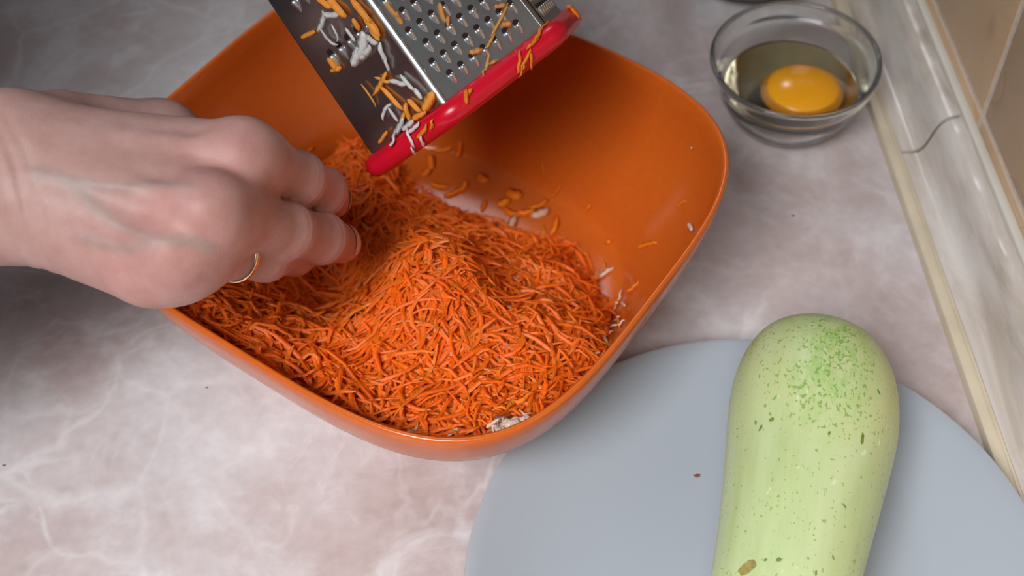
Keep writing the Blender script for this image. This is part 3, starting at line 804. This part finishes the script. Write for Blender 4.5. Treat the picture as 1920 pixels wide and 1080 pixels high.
# ------------------------------------------------------------------ loose shreds, one object each
def bvh_join(objs):
    Vs = []; Fs = []; b = 0; bpy.context.view_layer.update()
    for o in objs:
        mw = o.matrix_world; Vs += [mw @ v.co for v in o.data.vertices]; Fs += [[i+b for i in p.vertices] for p in o.data.polygons]; b = len(Vs)
    return BVHTree.FromPolygons(Vs, Fs)
BVG = bvh_join([o for o in grater.children if o.name.split('.')[0] in ('side_panel', 'corner_fold', 'base_ring')])
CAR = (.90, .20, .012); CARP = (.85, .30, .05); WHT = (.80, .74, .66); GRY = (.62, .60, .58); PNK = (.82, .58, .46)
def loose(name, bv, px, py, lpx, wpx, ang, curl, colr, label, cat, group, mat, lift=.0010):
    h, n, i_, d_ = bv.ray_cast(EYE, ray(px, py))
    if h is None: return
    s = (h-EYE).dot(FW)/FPX; P_ = []; N_ = []
    K = 8
    for q in range(K):
        t = q/(K-1)-.5; a_ = math.radians(ang)+curl*t
        P_.append((math.cos(a_), math.sin(a_)))
    P_ = np.cumsum(np.array(P_), 0)*lpx/K; P_ -= P_.mean(0); pts = []
    for x, y in P_:
        r = ray(px+x, py-y); g = bv.ray_cast(EYE, r)
        if g[0] is None or (g[0]-h).length > lpx*s*1.6+.004:
            g = bv.find_nearest(h+CX*(x*s)+CY*(y*s)); 
        nn = g[1] if g[1].dot(EYE-g[0]) > 0 else -g[1]
        pts.append(np.array(g[0]+nn*(lift+.0004*math.sin(x*.4+y*.3)))); N_.append(np.array(nn))
    t = min(.0020, max(.0007, wpx*s*.5))
    V, F = shred_geo(pts, wpx*s, t, N_)
    cc = np.clip(np.array(colr)*random.uniform(.9, 1.08), 0, 1)
    o = obj(name, V, F, mat, None, True, np.tile(cc, (len(V), 1)))
    tag(recenter(o), label, cat, group)
    return o
ORD = ['', 'second', 'third', 'fourth', 'fifth', 'sixth', 'seventh', 'eighth', 'ninth', 'tenth', 'eleventh', 'twelfth', 'thirteenth', 'fourteenth', 'fifteenth', 'sixteenth', 'seventeenth', 'eighteenth', 'nineteenth', 'twentieth', 'twenty-first', 'twenty-second', 'twenty-third', 'twenty-fourth']
def ordered(lst, label, ring=False):
    ls = sorted(lst, key=lambda a: a[0] if ring else a[1]); out = []
    for i, a in enumerate(ls):
        if len(ls) == 1: w = ''
        elif ring: w = ', leftmost' if i == 0 else ', rightmost' if i == len(ls)-1 else ', %s from the left' % ORD[i]
        else: w = ', topmost' if i == 0 else ', lowest' if i == len(ls)-1 else ', %s from the top' % ORD[i]
        out.append((a, label+w))
    return out
def carrot(bv, lst, label, group, colr=CAR, lift=.0010):
    for a, label in ordered(lst, label, 'ring' in label): loose('carrot_shred', bv, *a[:4], a[4], a[5], colr, label, 'carrot shred', group, M['carrot'], lift)
def pale(bv, lst, label, group, colr=WHT, lift=.0012):
    for a, label in ordered(lst, label, 'ring' in label): loose('pale_shred', bv, *a[:4], a[4], a[5], colr, label, 'vegetable shred', group, M['pale'], lift)
carrot(BVB, [(808, 305, 34, 16, 95, .5), (800, 325, 24, 14, 40, .6), (862, 280, 40, 13, 80, .4), (832, 280, 42, 10, 10, .8), (905, 335, 28, 20, -45, .6), (907, 386, 24, 10, 65, .4),
             (965, 365, 36, 26, -20, .7), (945, 380, 30, 18, 30, .7), (985, 398, 46, 14, 5, .9), (1010, 385, 44, 10, 20, 1.), (960, 400, 40, 14, -30, .8), (1040, 425, 44, 12, 70, .8), (1018, 445, 46, 8, 82, .5), (1045, 470, 30, 14, -40, .5),
             (850, 362, 44, 12, 20, .6), (825, 350, 40, 12, -15, .7), (870, 350, 30, 12, 60, .7)],
       'carrot flake on the bare bowl floor behind the heap', 'carrot flakes on the bowl floor')
carrot(BVB, [(1215, 460, 48, 8, 18, -.5), (1280, 382, 26, 5, 28, .2), (1190, 540, 34, 9, 40, .2), (1142, 453, 14, 12, 0, .2), (1097, 477, 14, 8, -25, .2), (1020, 316, 34, 5, 92, .1), (1045, 358, 36, 5, 55, .2), (1105, 388, 16, 7, 45, .1), (1134, 502, 18, 6, 100, .1), (1162, 604, 26, 7, 100, .2), (1120, 600, 40, 10, 15, .4), (1105, 625, 40, 11, 30, .4), (1128, 640, 30, 10, 50, .3), (580, 280, 24, 4, 40, .2)],
       'single thin carrot shred stuck to the bowl wall', 'carrot shreds on the bowl wall')
pale(BVB, [(1118, 520, 34, 13, 10, .8), (1138, 512, 34, 10, 38, -.6), (1094, 524, 24, 9, -20, .6), (1090, 540, 30, 14, 10, .5), (1166, 556, 34, 7, 72, .5), (1158, 575, 18, 8, 60, -.5), (1172, 572, 14, 6, -50, .2), (1015, 497, 20, 8, -15, .2), (1298, 427, 16, 12, -60, .5), (1300, 277, 8, 5, 10, 0),
            (1150, 614, 28, 6, 10, .6), (1168, 608, 22, 5, 40, .2), (1146, 628, 20, 6, 38, .3), (1126, 668, 32, 9, 38, 0), (1058, 722, 44, 10, 38, 0), (1066, 700, 22, 7, 40, .1), (1092, 612, 22, 9, -40, .6), (1160, 600, 16, 5, 30, .2)],
     'tiny pale shred on the right wall of the bowl', 'pale shreds on the bowl wall', PNK)
pale(BVB, [(1105, 585, 56, 34, 60, .4), (1100, 566, 40, 26, 20, .6)], 'broad pale piece between heap and right bowl wall', 'broad pale pieces by the wall', PNK, .002)
pale(BVB, [(1012, 402, 40, 22, 20, .5), (960, 420, 36, 16, 60, .5), (940, 428, 30, 14, 80, .4)], 'translucent pale piece behind the carrot heap', 'pale pieces behind the heap', (.62, .36, .24), .0015)
carrot(BVH, [(975, 752, 62, 12, 24, .3), (950, 765, 50, 10, 15, .4)], 'thick carrot strip across the near right of the heap', 'thick strips on the heap', CAR, .0018)
pale(BVH, [(935, 790, 48, 14, 20, .5), (955, 800, 56, 12, 12, -.5), (970, 788, 40, 10, 35, .4), (945, 808, 34, 10, -10, .4), (985, 785, 22, 9, 20, .3), (930, 805, 26, 12, 50, .3), (948, 798, 50, 20, 22, .3), (962, 792, 40, 18, 15, .3), (940, 800, 34, 18, 30, .4)],
     'pale shred in the clump at the near bowl corner', 'white clump at the near corner', PNK, .0030)
carrot(BVG, [(634, 12, 60, 24, -45, .4), (612, 4, 40, 18, -30, .4), (680, 18, 70, 20, -48, .3), (700, 46, 60, 24, -55, .3), (672, 44, 30, 16, -70, .4), (706, 62, 34, 16, -50, .5), (582, 63, 36, 10, 25, .1), (628, 118, 34, 22, -60, .5), (634, 128, 22, 12, 20, .4),
             (717, 155, 56, 11, 60, .3), (738, 182, 74, 14, -44, .1), (767, 208, 40, 14, -80, .5), (696, 176, 60, 6, -58, -.4), (722, 148, 36, 8, -20, .4), (780, 196, 40, 16, -40, .4), (806, 190, 44, 22, 60, .4), (790, 214, 36, 14, 30, .4), (722, 255, 34, 8, 55, .2), (758, 220, 34, 10, 70, .3)],
       'carrot shred stuck to the dark side of the grater', 'carrot shreds on the dark grater side', CARP, .0014)
carrot(BVG, [(794, 246, 40, 9, 50, .2), (812, 232, 20, 8, 70, .2), (972, 118, 46, 7, 78, .4), (985, 110, 50, 6, 60, .3), (994, 112, 36, 6, 88, .4), (978, 128, 40, 5, 65, -.3), (1013, 62, 62, 8, 56, .2), (1000, 82, 40, 8, 45, .2), (874, 182, 30, 9, 85, .5), (880, 175, 22, 8, 50, .3), (1062, 12, 50, 14, 5, 1.), (1075, 22, 40, 14, -60, .6)],
       'carrot shred clinging to the red ring', 'carrot shreds on the red ring', CAR)
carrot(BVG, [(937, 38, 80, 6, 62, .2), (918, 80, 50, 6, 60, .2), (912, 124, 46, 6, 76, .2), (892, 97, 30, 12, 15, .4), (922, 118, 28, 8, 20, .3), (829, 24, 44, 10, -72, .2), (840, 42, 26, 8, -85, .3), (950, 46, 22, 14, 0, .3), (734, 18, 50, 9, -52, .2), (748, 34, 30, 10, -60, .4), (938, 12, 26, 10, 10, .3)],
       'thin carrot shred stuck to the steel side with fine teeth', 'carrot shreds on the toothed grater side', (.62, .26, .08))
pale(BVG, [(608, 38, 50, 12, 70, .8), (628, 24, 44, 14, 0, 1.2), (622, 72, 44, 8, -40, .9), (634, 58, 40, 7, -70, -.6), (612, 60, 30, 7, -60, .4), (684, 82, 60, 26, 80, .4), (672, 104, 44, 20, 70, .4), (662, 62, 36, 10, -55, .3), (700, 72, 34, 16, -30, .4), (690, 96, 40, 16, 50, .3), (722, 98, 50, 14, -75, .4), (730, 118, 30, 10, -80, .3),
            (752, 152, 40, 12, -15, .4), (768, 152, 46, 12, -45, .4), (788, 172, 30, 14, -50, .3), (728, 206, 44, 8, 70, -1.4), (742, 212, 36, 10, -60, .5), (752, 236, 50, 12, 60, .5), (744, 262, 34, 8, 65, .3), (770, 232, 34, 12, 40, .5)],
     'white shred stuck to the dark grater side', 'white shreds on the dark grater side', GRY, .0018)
pale(BVG, [(772, 258, 40, 9, -75, .4), (780, 240, 36, 10, 40, .4), (793, 262, 24, 7, -85, .2), (776, 282, 26, 6, -80, .2)], 'white shred over the left end of the red ring', 'white shreds on the red ring', (.80, .62, .62), .0012)

# crumbs
def crumb(px, py, size, mat, label, bv=None, colr=None):
    if bv is None: h = at(px, py, 0); n = Vector((0, 0, 1))
    else: h, n, _, _ = bv.ray_cast(EYE, ray(px, py))
    bm = bmesh.new(); bmesh.ops.create_icosphere(bm, subdivisions=2, radius=1)
    V = []
    for v in bm.verts: V.append((h.x+v.co.x*size*(1+.25*math.sin(v.co.y*4)), h.y+v.co.y*size*.6, h.z+size*.3+v.co.z*size*.35))
    F = [[v.index for v in f.verts] for f in bm.faces]; bm.free()
    tag(recenter(obj('crumb', V, F, mat)), label, 'crumb')
crumb(1307, 893, .0014, M['crumb'], 'red-brown crumb on the white plate left of the zucchini', bvh_world(plate))
crumb(388, 727, .0006, M['dark'], 'tiny dark speck on the worktop near the left bowl edge')
crumb(8, 873, .0008, M['crumb'], 'tiny reddish speck on the worktop at the far left of the picture')
crumb(1487, 405, .0009, M['crumb'], 'tiny brown speck on the worktop between bowl and glass')
